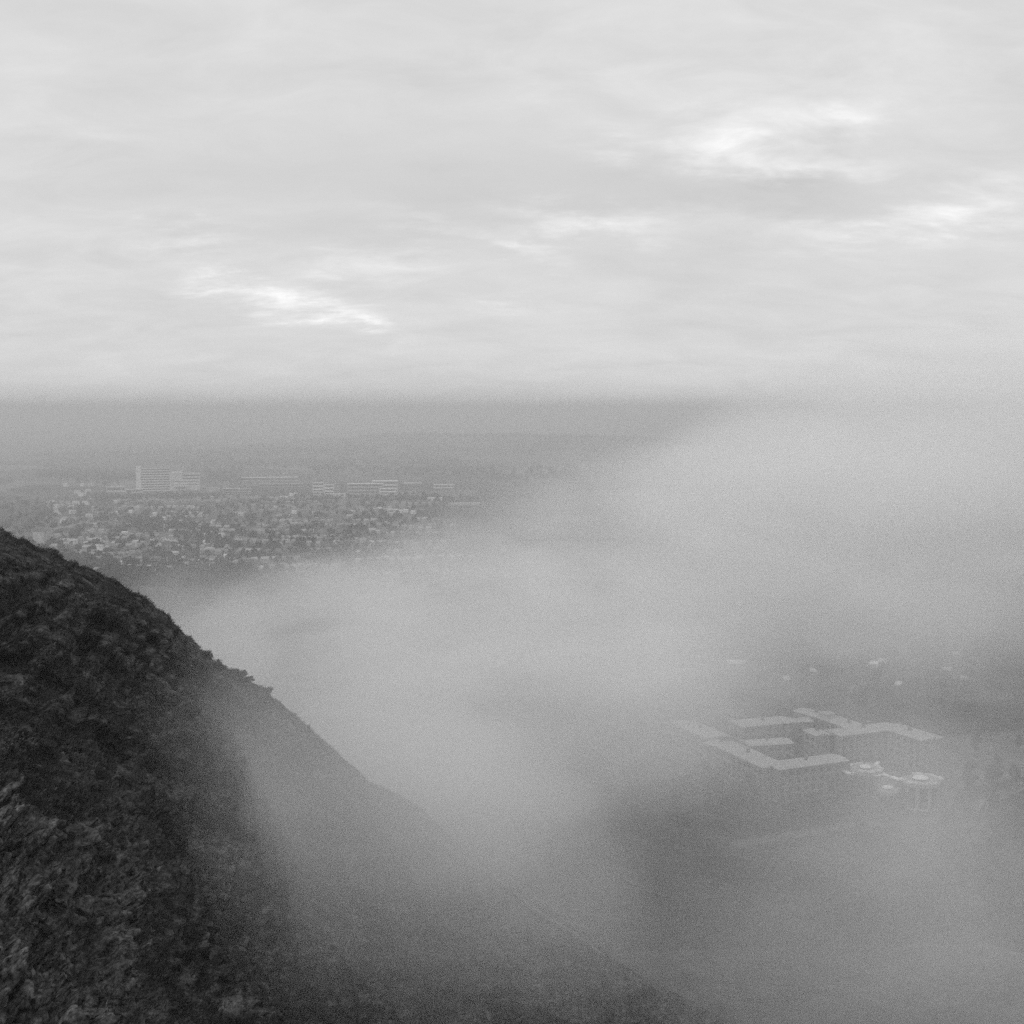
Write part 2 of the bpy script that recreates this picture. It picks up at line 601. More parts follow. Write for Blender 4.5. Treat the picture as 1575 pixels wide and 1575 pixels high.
def build_grass():
    m = HILL['vis'] & (HILL['px'] > -160) & (HILL['px'] < 700) & (HILL['py'] > 780) & (HILL['py'] < 1680) & (HILL['V'][:, 2] > 5)
    idx = np.nonzero(m)[0]
    pr = np.where(HILL['rock'][idx] > .4, .05, 1.0) * (1 - .95 * HILL['riser_mask'][idx]) * np.clip(0.05 + 1.6 * fbm(HILL['V'][idx, 1] / 4.5 + HILL['V'][idx, 0] / 6, HILL['V'][idx, 2] / 1.1 - HILL['V'][idx, 0] / 2.6, 4, 71), .01, 1)
    nt_ = 60000
    pick = rng.choice(idx, nt_, p=pr / pr.sum())
    nb = 7
    base = np.repeat(HILL['V'][pick], nb, axis=0)
    nrm = np.repeat(HILL['n'][pick], nb, axis=0)
    n = len(base)
    spread = rng.normal(0, .15, (n, 3))
    base = base + spread - nrm * .08
    ht = rng.uniform(.10, .30, (n, 1)) * np.repeat(rng.uniform(.6, 1.35, (nt_, 1)), nb, axis=0)
    up = nrm * .45 + np.array([0.25, -.05, .75]) + rng.normal(0, .35, (n, 3))
    up /= np.linalg.norm(up, axis=1, keepdims=True)
    side = np.cross(up, rng.normal(0, 1, (n, 3)))
    side /= np.linalg.norm(side, axis=1, keepdims=True) + 1e-9
    wd = rng.uniform(.015, .04, (n, 1))
    droop = np.array([.25, 0, -.35])
    mid = base + up * ht * .6
    tip = base + up * ht + droop * ht * rng.uniform(.2, 1, (n, 1))
    V = np.stack([base - side * wd, base + side * wd, mid + side * wd * .7, tip], 1).reshape(-1, 3)
    f = (np.arange(n)[:, None] * 4 + np.arange(4)[None])
    me = np_mesh('grass', V, f, MAT['blade'])
    tag(link_mesh('grass', me), 'rough dark tussock grass covering the steep hillside', 'grass', kind='stuff')


build_grass()


def leaf_mesh(name, n, rad, size, mat, seed=0, lumps=7, flat=.5):
    """crown of many leaf-sized quads gathered in clumps"""
    r = np.random.default_rng(seed)
    rad = np.array(rad)
    cl = r.normal(0, 1, (lumps, 3))
    cl /= np.linalg.norm(cl, axis=1, keepdims=True)
    cl *= r.uniform(.25, .72, (lumps, 1))
    k = r.integers(0, lumps, n)
    d = r.normal(0, 1, (n, 3))
    d /= np.linalg.norm(d, axis=1, keepdims=True)
    p = cl[k] + d * (r.uniform(.1, 1, (n, 1)) ** .5) * r.uniform(.28, .46, (lumps, 1))[k]
    c = p * rad
    a = r.normal(0, 1, (n, 3)); a /= np.linalg.norm(a, axis=1, keepdims=True)
    b = np.cross(a, r.normal(0, 1, (n, 3))); b /= np.linalg.norm(b, axis=1, keepdims=True)
    s = size * r.uniform(.5, 1.2, (n, 1))
    V = np.stack([c - a * s, c + b * s * flat, c + a * s, c - b * s * flat], 1).reshape(-1, 3)
    return np_mesh(name, V, np.arange(n * 4).reshape(-1, 4), mat)


def trunk_mesh(name, h, r0, mat, limbs=5, seed=0):
    r = random.Random(seed)
    mb = MB()

    def seg(a, b, ra, rb, n=6):
        d = (b - a).normalized()
        x = d.orthogonal().normalized()
        y = d.cross(x)
        vs_ = [a + (x * math.cos(t) + y * math.sin(t)) * ra for t in [k * 2 * math.pi / n for k in range(n)]]
        vs_ += [b + (x * math.cos(t) + y * math.sin(t)) * rb for t in [k * 2 * math.pi / n for k in range(n)]]
        mb.add(vs_, [(k, (k + 1) % n, n + (k + 1) % n, n + k) for k in range(n)] + [tuple(range(n, 2 * n))])
    p = Vector((0, 0, -.4))
    for k in range(4):
        q = Vector((r.uniform(-.03, .03) * h, r.uniform(-.03, .03) * h, h * (k + 1) / 4))
        seg(p, q, r0 * (1 - .2 * k), r0 * (1 - .2 * (k + 1)))
        p = q
    for k in range(limbs):
        z = h * r.uniform(.35, .8)
        a = r.uniform(0, 6.28)
        e = Vector((math.cos(a) * h * .32, math.sin(a) * h * .32, z + h * r.uniform(.15, .3)))
        seg(Vector((0, 0, z)), e, r0 * .4, r0 * .12, 5)
    return mb.mesh(name, mat)


def copy_tree(root):
    c = root.copy()
    C.objects.link(c)
    for ch in [o for o in root.children]:
        d = ch.copy()
        C.objects.link(d)
        d.parent = c
        for g in [o for o in ch.children]:
            e = g.copy()
            C.objects.link(e)
            e.parent = d
    return c


# ------------------------------------------------------------------ shrubs and stones on the hillside
ORD = ['first', 'second', 'third', 'fourth', 'fifth', 'sixth', 'seventh', 'eighth', 'ninth', 'tenth', 'eleventh', 'twelfth', 'thirteenth', 'fourteenth', 'fifteenth', 'sixteenth']


def build_shrubs():
    spec = [
        (312, 1012, 1.5, 'small dark gorse bush where the crag edge first dips into fog'),
        (301, 1024, 1.7, 'round dark gorse bush just inside the crag edge'),
        (334, 1028, 1.4, 'grey gorse bush topping the first notch of the ridge line'),
        (362, 1040, 1.9, 'broad fog-greyed gorse bush beyond the notch of the ridge line'),
        (376, 1047, 1.6, 'fog-greyed gorse bush on the ridge, lower neighbour of the broad bush'),
        (408, 1068, 1.4, 'faint gorse bush lowest on the visible ridge line'),
        (290, 1100, 1.4, 'dark gorse bush alone on the open slope below the ridge'),
        (133, 982, 1.3, 'rounded dark bush alone on the grassy upper slope at left'),
        (268, 975, .7, 'low shrub under the sharp step in the skyline of the hill'),
    ]
    protos = []
    for s in range(3):
        r = empty('gorse_bush', (0, 0, 0))
        link_mesh('foliage', leaf_mesh('gorse_foliage', 900, (1.1, 1.0, .8), .13, MAT['gorse'], 50 + s, 9), r)
        link_mesh('stem', trunk_mesh('gorse_stem', .6, .07, MAT['bark'], 4, s), r)
        protos.append(r)
    for i, (px, py, sc, lab) in enumerate(spec):
        o = protos[i] if i < 3 else copy_tree(protos[i % 3])
        p, n = hill_at(px, py)
        o.location = p + n * .3
        o.scale = (sc, sc, sc * random.uniform(.85, 1.1))
        o.rotation_euler = (0, 0, random.uniform(0, 6))
        tag(o, lab, 'bush', 'gorse bushes on the hillside')


build_shrubs()


def rock_mesh(name, seed, sub=3):
    import bmesh
    bm = bmesh.new()
    bmesh.ops.create_icosphere(bm, subdivisions=5, radius=1)
    r = random.Random(seed)
    planes = []
    for _ in range(11):
        d = Vector((r.gauss(0, 1), r.gauss(0, 1), r.gauss(0, 1))).normalized()
        planes.append((d, r.uniform(.42, .78)))
    from mathutils import noise as mn
    for v in bm.verts:
        for d, k in planes:
            s = v.co.dot(d)
            if s > k:
                v.co -= d * (s - k) * .97
        q = v.co.copy()
        f = mn.noise(q * 2.1 + Vector((seed, 0, 0)))
        g = abs(mn.noise(q * 3.3 + Vector((0, seed, 0))))
        v.co *= 1 + .16 * f - .30 * g + .12 * mn.noise(q * 7 + Vector((0, 0, seed)))
    me = bpy.data.meshes.new(name)
    bm.to_mesh(me)
    bm.free()
    me.materials.append(MAT['rock'])
    return me


def build_rocks():
    spec = [
        (85, 1282, 1.5, 'square grey crag block nearest the left side of the outcrop'),
        (120, 1276, 1.6, 'upper grey crag block with cracked face under the grass lip'),
        (148, 1292, 1.1, 'small crag block right of the cracked upper block'),
        (112, 1330, 1.2, 'pale fractured boulder in the middle of the outcrop'),
        (92, 1365, 1.6, 'wide crag block below the fractured boulder'),
        (140, 1375, 1.9, 'large tilted slab standing out of the lower outcrop'),
        (165, 1395, 1.2, 'narrow block leaning against the large tilted slab'),
        (128, 1408, 1.0, 'small dark stone wedged under the large tilted slab'),
        (84, 1412, 1.1, 'rounded pale stone beside the dark cleft'),
        (108, 1450, 1.2, 'lowest weathered crag block beneath the dark cleft'),
        (196, 1262, .9, 'lone stone on the grassy shoulder right of the outcrop'),
        (60, 1345, 1.6, 'half buried crag block on the far left of the outcrop'),
        (262, 1300, .6, 'small pale stone lying out on the steep grass'),
        (240, 1235, .5, 'little pale stone under the streaked grass bank'),
    ]
    ms = [rock_mesh('crag_block', s) for s in range(5)]
    for i, (px, py, sc, lab) in enumerate(spec):
        p, n = hill_at(px, py)
        o = link_mesh('crag_block', ms[i % 5])
        o.location = p - n * sc * .45
        o.scale = (sc * random.uniform(.85, 1.25), sc * random.uniform(.8, 1.1), sc * random.uniform(.65, .95))
        o.rotation_euler = (random.uniform(-.5, .5), random.uniform(-.5, .5), random.uniform(0, 6))
        tag(o, lab, 'rock', 'rocks on the hillside')


build_rocks()

# ------------------------------------------------------------------ far buildings


def place(px, py, rz=0.0, name='building'):
    p = at_z(px, py, 0)
    z = float(ground_z(p.x, p.y))
    p = at_z(px, py, z)
    z = float(ground_z(p.x, p.y))
    o = empty(name, (p.x, p.y, z), rz + math.atan2(-p.x, p.y))
    return o, math.hypot(p.x, p.y) / F          # metres per photo pixel there


PANE = {}


def panes(root, xs, zs, y, w, h, wall, mat=None):
    """one part per window; its glass pattern stays in the mesh"""
    key = (round(w, 2), round(h, 2))
    if key not in PANE:
        mb = MB()
        mb.box(-w / 2, w / 2, -.10, .05, -h / 2, h / 2)
        PANE[key] = mb.mesh('window', MAT['glass'])
    for z in zs:
        for x in xs:
            o = link_mesh('window', PANE[key], root)
            o.location = (x, y, z)
    return root


def block(px0, px1, top, base, depth, wall, roofm, label, cat='building', name='building', storeys=0, rz=0.0, roof='flat', group=None, strip=True):
    root, s = place((px0 + px1) / 2, base, rz, name)
    L, H = (px1 - px0) * s, (base - top) * s
    MB().box(-L / 2, L / 2, 0, depth, -2, H).build('wall', wall, root)
    r = MB()
    if roof == 'flat':
        r.box(-L / 2 - .4, L / 2 + .4, -.4, depth + .4, H + .003, H + .7)
        r.build('roof', roofm, root)
    elif roof == 'gable':
        r.gable(L, depth, H + .003, depth * .28)
        o = r.build('roof', roofm, root)
        o.location = (0, depth / 2, 0)
    if storeys:
        sh = H / storeys
        for k in range(storeys):
            MB().box(-L / 2 + 1, L / 2 - 1, -.08, .1, sh * (k + .38), sh * (k + .8)).build('window_strip', MAT['glass'], root)
    tag(root, label, cat, group)
    return root, L, H, s


def build_far():
    W, CO, PA, ST, BR = MAT['render_white'], MAT['concrete'], MAT['panel'], MAT['stone'], MAT['brick']
    RP, RM, SL, TR, GL = MAT['roof_pale'], MAT['roof_mid'], MAT['slate'], MAT['white_trim'], MAT['glass']
    # tall slab tower with white gable and lower pale wing, one hospital-like building
    t, s = place(259, 755, R(2), 'tower_block')
    tag(t, 'tall slab tower block with white end wall and stepped pale wing above the suburb', 'tower block')
    x = lambda px: (px - 259) * s
    z = lambda py: (755 - py) * s
    MB().box(x(220), x(261), 0, 14, -2, z(720)).build('slab_wall', W, t)
    MB().box(x(213), x(220) - .01, -1.2, 15, -2, z(718)).build('end_wall', TR, t)
    n = 9
    sh = z(722) / n
    for k in range(n):
        MB().box(x(220.4), x(260.6), -.25, .2, sh * (k + .50), sh * (k + .88)).build('window_strip', GL, t)
        MB().box(x(220.4), x(260.6), -1.0, .2, sh * (k + .0) + .02, sh * (k + .42)).build('balcony_band', TR, t)
    MB().box(x(220), x(261), -.3, 14.3, z(720) + .003, z(720) + .8).build('slab_roof', RM, t)
    MB().box(x(261) + .01, x(305), -3, 17, -2, z(730)).build('wing_wall', W, t)
    MB().box(x(261) + .01, x(305) + .4, -3.4, 17.4, z(730) + .003, z(729)).build('wing_roof', RP, t)
    for (a, b) in ((731.5, 733.3), (735.8, 737.6)):
        MB().box(x(280), x(304), -3.15, -2.8, z(b), z(a)).build('window_strip', GL, t)
    for zz in (741, 745.5):
        MB().box(x(265), x(303), -3.12, -2.8, z(zz + 1.0), z(zz)).build('window_strip', GL, t)
    MB().box(x(263), x(281), 1, 13, z(729) + .003, z(726)).build('upper_storey', W, t)
    MB().box(x(272), x(281), 2, 11, z(726) + .003, z(717.5)).build('lift_tower', CO, t)
    MB().box(x(267), x(287), -9, -3.03, z(748.5), z(746.5)).build('entrance_canopy', TR, t)
    MB().box(x(286.9), x(287), -9, -8.6, 0, z(748.5)).build('canopy_post', CO, t)
    block(165, 191, 749, 757, 16, W, RP, 'low flat-roofed pale building standing left of the tall slab tower', storeys=1)
    block(194, 219, 753, 758, 9, W, TR, 'long low white annexe at the foot of the tower end wall', storeys=1)
    block(318, 338, 751, 756, 8, CO, RP, 'small flat pale hall just right of the stepped tower wing')
    block(343, 368, 752, 760, 15, PA, RP, 'left half of the pair of low grey flat-roofed blocks right of the tower', storeys=2, group='pair of low blocks')
    block(367, 386, 752.5, 760, 12, CO, RM, 'right half of the pair of low grey flat-roofed blocks right of the tower', storeys=2, group='pair of low blocks')
    block(344, 352, 742, 752, 8, PA, RM, 'slim faint grey block rising behind the pair of low blocks')
    block(368, 458, 734.5, 740, 20, CO, TR, 'very long low shed with a pale roof line on the rise', storeys=1)
    block(400, 466, 744.5, 749, 14, PA, RM, 'long low shed in front of and below the longest shed', storeys=1)
    block(481, 498, 743, 758, 16, TR, RP, 'bright blocky house-like block at the left end of the campus cluster', storeys=3)
    block(499, 513, 746, 761, 15, TR, RP, 'bright tall block beside the left end of the campus cluster', storeys=3)
    block(512, 521, 745, 757, 11, CO, RM, 'narrow stepped block closing the left campus cluster', storeys=3)
    block(483, 494, 757, 761, 9, W, RP, 'low annexe in front of the bright blocky block', storeys=1)
    block(503, 531, 760, 763, 8, W, TR, 'thin bright low shed under the left campus cluster')
    block(535, 589, 744.5, 760, 18, CO, TR, 'wide grey laboratory block with one long pale roof edge', storeys=3)
    block(573, 612, 740.5, 758, 22, W, TR, 'tall laboratory range with two white roof lines behind the wide grey block', storeys=3)
    block(584, 609, 752, 761, 11, TR, TR, 'bright little pavilion in front of the white-lined laboratory range', storeys=2)
    # funnel shaped lab: wide top, narrow foot
    f, s2 = place(635, 757, 0, 'building')
    tag(f, 'pale laboratory tapering downward like a funnel at the right of the campus', 'building')
    w1, w0, h1 = 14 * s2, 6 * s2, 14 * s2
    MB().prism([(-w0, 0), (w0, 0), (w0, 10), (-w0, 10)], -2, h1 * .55).build('foot_wall', CO, f)
    MB().prism([(-w0, -1), (w0, -1), (w0, 12), (-w0, 12)], h1 * .55 + .003, h1 * .8, 1.9).build('flared_wall', W, f)
    MB().box(-w1, w1, -6, 17, h1 * .8 + .003, h1).build('roof', RP, f)
    MB().box(-w1 + 1, w1 - 1, -6.15, -5.8, h1 * .84, h1 * .93).build('window_strip', GL, f)
    block(667, 698, 745.5, 751, 12, W, TR, 'thin pale roofed shed seen far right of the campus', storeys=1)
    block(658, 680, 766.5, 771, 12, W, TR, 'low white-roofed sports hall standing alone right of the campus')
    block(690, 738, 774, 777, 9, PA, RP, 'long faint terrace roof fading into the fog edge')
    block(606, 640, 758, 761, 7, CO, RM, 'low sloping shed roof trailing below the funnel laboratory')
    block(58, 89, 817, 838, 12, CO, SL, 'large pale gabled villa at the left above the hill', name='villa', cat='house', roof='gable', rz=R(70))
    # countryside beyond
    block(352, 374, 681, 684, 20, W, RP, 'distant pale farm steading in the hazy fields beyond the tower')
    block(392, 399, 679.5, 682.5, 14, W, RP, 'first tiny pale cottage right of the distant steading', name='cottage', cat='house')
    block(408, 413, 680, 682.5, 14, W, RP, 'second tiny pale cottage right of the distant steading', name='cottage', cat='house')
    block(417, 421, 680, 682.5, 14, W, RP, 'third tiny pale cottage right of the distant steading', name='cottage', cat='house')
    block(223, 231, 672, 675.5, 18, W, RP, 'lone pale farmhouse in the fields far behind the tower', name='cottage', cat='house')
    block(232, 244, 673.5, 675.5, 14, CO, RP, 'low barn beside the lone pale farmhouse', name='barn', cat='barn')


build_far()


# ------------------------------------------------------------------ suburb houses
def house_proto(L, W, H, rise, wall, roofm):
    r = empty('house', (0, 0, 0))
    mb = MB().box(-L / 2, L / 2, -W / 2, W / 2, -1.5, H)
    pr = [(-W / 2, H), (W / 2, H), (0, H + rise)]
    for sx in (-1, 1):
        xx = sx * L / 2
        x2 = xx - sx * .25
        mb.add([(xx, p[0], p[1]) for p in pr] + [(x2, p[0], p[1]) for p in pr], [(0, 1, 2), (5, 4, 3), (0, 3, 4, 1), (1, 4, 5, 2), (2, 5, 3, 0)])
    mb.build('wall', wall, r)
    rf = MB().gable(L, W, H + .02, rise).build('roof', roofm, r)
    MB().box(L * .32, L * .32 + .9, -.4, .4, H + rise * .6, H + rise + 1.3).build('chimney', MAT['brick'], rf)
    wn_ = MB()
    for k in (-1, 1):
        w = MB().box(k * L * .25 - .7, k * L * .25 + .7, -W / 2 - .05, -W / 2 + .05, H * .55, H * .55 + 1.3)
        w.build('window', MAT['glass'], r)
    return r


def build_houses():
    W, CO, ST, BR = MAT['render_white'], MAT['concrete'], MAT['stone'], MAT['brick']
    RP, RM, SL, TR = MAT['roof_pale'], MAT['roof_mid'], MAT['slate'], MAT['white_trim']
    used = set()
    P = dict(
        white=house_proto(11, 8, 5.4, 2.6, TR, RM),
        pale=house_proto(9.5, 7.5, 5.2, 2.6, W, RP),
        dull=house_proto(10, 8, 5.4, 2.8, ST, SL),
        terrace=house_proto(6.4, 8, 5.2, 2.6, W, SL),
        tileroof=house_proto(10, 8, 5.0, 2.8, CO, RM),
    )

    def put(kind, px, py, label, group, rz=None, sc=1.0):
        o = P[kind] if kind not in used else copy_tree(P[kind])
        used.add(kind)
        p = at_z(px, py, 0)
        z = float(ground_z(p.x, p.y))
        p = at_z(px, py, z)
        o.location = (p.x, p.y, z)
        o.rotation_euler = (0, 0, random.uniform(-.6, .6) if rz is None else rz)
        o.scale = (sc * .74, sc * .7, sc * .6)
        tag(o, label, 'house', group)

    rows = [  # kind, adjective, place, pixel list
        ('white', 'bright white house', 'villa cluster left of the tower', [(102, 748), (128, 748), (140, 748), (136, 757), (119, 759), (126, 763), (134, 763), (140, 768), (132, 776), (117, 776)], 1.25),
        ('white', 'white house', 'scatter above the villa at left', [(80, 775), (87, 781), (89, 791), (99, 804), (112, 790), (137, 796)], 1.15),
        ('white', 'bright house', 'short row right of the large gabled villa', [(99, 836), (112, 837), (151, 835), (153, 846)], 1.25),
        ('pale', 'pale house', 'sparse line below the tall slab tower', [(161, 795), (177, 774), (182, 791), (202, 789), (212, 782), (239, 793), (252, 800), (259, 791)], 1.0),
        ('terrace', 'small pale terrace house', 'terrace row under the tower', [(235, 831), (240, 830), (245, 829.5), (250, 829.5), (255, 830), (260, 831), (265, 832), (270, 833)], 1.0),
        ('white', 'bright house', 'group below and right of the tower wing', [(290, 811), (297, 810), (291, 819), (311, 794), (320, 823), (330, 805), (334, 814), (341, 826), (349, 803), (367, 810), (384, 808)], 1.05),
        ('terrace', 'pale terrace house', 'sloping terrace right of the tower', [(365, 830), (372, 831), (379, 832), (386, 833.5), (393, 834.5), (400, 835.5)], 1.05),
        ('terrace', 'close-set terrace house', 'tight toothed terrace at the fog edge', [(329, 841), (333, 841), (337, 841.5), (341, 842), (345, 842), (349, 842.5), (353, 843), (357, 843)], .85),
        ('white', 'bright house', 'pair beside the toothed terrace', [(314, 851), (323, 849)], 1.1),
        ('pale', 'faint pale house', 'line above the hill shoulder', [(159, 873), (191, 868), (197, 868), (203, 868.5), (209, 868.5), (215, 869), (220, 869), (275, 868)], .85),
        ('pale', 'pale house', 'loose string in the middle suburb', [(192, 823), (210, 837), (243, 840), (318, 837), (350, 859)], 1.0),
        ('pale', 'pale roofed house', 'row below the long sheds', [(434, 767), (441, 767), (448, 763), (455, 762), (446, 797), (453, 790)], 1.0),
        ('pale', 'faint house', 'long row below the campus laboratories', [(575, 786), (584, 785), (592, 786), (600, 787), (608, 788), (616, 789), (625, 788), (636, 790)], 1.0),
        ('tileroof', 'faint house', 'scatter fading into fog below campus', [(538, 797), (542, 790), (573, 819), (575, 803), (588, 841), (593, 808), (547, 854), (519, 838), (451, 832)], 1.1),
    ]
    for kind, adj, where, pts, sc in rows:
        for i, (px, py) in enumerate(sorted(pts)):
            put(kind, px, py, f'{adj}, {ORD[i]} from the left in the {where}', f'houses of the {where}',
                None if kind != 'terrace' else random.uniform(-.06, .06), sc)
    # dim filler houses among the gardens
    zones = [
        (75, 210, 776, 848, 34, 'dull slate-roofed house among dark gardens left of and below the tower'),
        (210, 430, 768, 830, 58, 'dull slate-roofed house among dark gardens below the tower'),
        (430, 640, 778, 850, 40, 'dull slate-roofed house fading into the fog below the campus'),
        (130, 340, 842, 885, 26, 'dull slate-roofed house just above the hill shoulder'),
    ]
    for (x0, x1, y0, y1, n, lab) in zones:
        k = 0
        while k < n:
            px, py = random.uniform(x0, x1), random.uniform(y0, y1)
            row = round(py / 9) * 9
            py = py * .35 + row * .65
            if px < 190 and py > 846:
                continue
            put('dull' if random.random() < .6 else 'tileroof', px, py, lab, lab.replace('house', 'houses'), random.choice([0, .1, -.15, 1.4]) + random.uniform(-.1, .1), random.uniform(.75, 1.05))
            k += 1
    # the rest of the suburb: close rows of roofs, one mass
    mb = MB()
    for _ in range(120):
        px, py = random.uniform(60, 640), random.uniform(766, 878)
        a = random.choice((0, 0, .25, -.3, 1.2)) + random.uniform(-.08, .08)
        p = at_z(px, py, 0)
        z = float(ground_z(p.x, p.y))
        for k in range(random.randint(3, 8)):
            q = Vector((p.x + math.cos(a) * k * 10.5, p.y + math.sin(a) * k * 10.5, z))
            L, Wd, H = 3.4 * random.uniform(.8, 1.2), 3.0, 3.6 * random.uniform(.8, 1.2)
            rot = Matrix.Rotation(a, 3, 'Z')
            c = [q + rot @ Vector((x, y, 0)) for x, y in ((-L, -Wd), (L, -Wd), (L, Wd), (-L, Wd))]
            up = Vector((0, 0, H))
            r1, r2 = q + rot @ Vector((-L, 0, H + 1.9)), q + rot @ Vector((L, 0, H + 1.9))
            mb.add([*c, *[v + up for v in c], r1, r2], [(0, 1, 5, 4), (1, 2, 6, 5), (2, 3, 7, 6), (3, 0, 4, 7), (4, 5, 9, 8), (6, 7, 8, 9), (5, 6, 9), (7, 4, 8)])
    o = mb.build('suburb_roofs', grey('suburb_roofs', .07, .34, .06, .8, 2))
    tag(o, 'carpet of small grey roofs filling the hazy suburb', 'houses', kind='stuff')
    for k, o in P.items():
        if k not in used:
            for c in list(o.children):
                bpy.data.objects.remove(c)
            bpy.data.objects.remove(o)


build_houses()


# ------------------------------------------------------------------ woods as one mass
def build_woods():
    pts = []

    def belt(x0, y0, x1, y1, n, jx, jy, r):
        for _ in range(n):
            t = random.random()
            pts.append((x0 + (x1 - x0) * t + random.gauss(0, jx), y0 + (y1 - y0) * t + random.gauss(0, jy), r * random.uniform(.7, 1.3)))
    # gardens and street trees of the suburb
    for _ in range(2300):
        px = random.uniform(-20, 680)
        py = random.uniform(766, 905)
        if fbm(np.array(px / 45), np.array(py / 14), 2, 5) > -.25:
            pts.append((px, py, random.uniform(3, 5.5)))
    # belts and hedgerows in the country beyond
    for (x0, y0, x1, y1, n, jy, r) in [
        (60, 700, 560, 706, 260, 2.0, 7), (140, 690, 330, 692, 120, 1.0, 7), (300, 716, 700, 712, 260, 3.5, 6.5), (560, 690, 760, 689, 200, 1.5, 9),
        (700, 678, 1060, 682, 300, 1.6, 10), (760, 692, 1020, 694, 300, 2.2, 9), (880, 667, 1080, 669, 240, 1.5, 13), (640, 662, 900, 664, 200, 1.2, 12),
        (600, 650, 1100, 652, 260, 1.6, 22), (900, 706, 1010, 712, 200, 4, 8), (480, 722, 760, 728, 240, 3, 6), (60, 728, 215, 738, 200, 5, 6),
        (760, 735, 960, 728, 200, 5, 6.5), (300, 730, 372, 738, 60, 3, 6), (540, 770, 760, 772, 120, 2, 4), (60, 662, 600, 660, 160, 1.2, 12),
        (230, 763, 330, 766, 90, 1.5, 4), (140, 765, 215, 768, 60, 2, 4.5), (200, 806, 320, 818, 120, 4, 4.5), (90, 860, 240, 893, 120, 5, 4.2), (240, 880, 420, 900, 160, 8, 4.2),
    ]:
        belt(x0, y0, x1, y1, n, 6, jy, r)
    V, Fc = [], []
    k = 12
    P = np.array(pts)
    for (px, py, r) in P:
        if py < 636:
            continue
        p = at_z(px, py, 0)
        z = float(ground_z(p.x, p.y))
        c = np.array([p.x, p.y, z + r * .9])
        d = rng.normal(0, 1, (k, 3)); d /= np.linalg.norm(d, axis=1, keepdims=True)
        q = c + d * r * np.array([.8, .8, .75]) * rng.uniform(.4, 1, (k, 1))
        a = rng.normal(0, 1, (k, 3)); a /= np.linalg.norm(a, axis=1, keepdims=True)
        b = np.cross(a, d); b /= np.linalg.norm(b, axis=1, keepdims=True) + 1e-9
        s = r * rng.uniform(.35, .6, (k, 1))
        V.append(np.stack([q - a * s, q + b * s, q + a * s, q - b * s], 1).reshape(-1, 3))
    V = np.vstack(V)
    me = np_mesh('woods', V, np.arange(len(V)).reshape(-1, 4), MAT['wood'])
    tag(link_mesh('woods', me), 'dark mass of hedgerow and garden trees across the far valley', 'woods', kind='stuff')


build_woods()


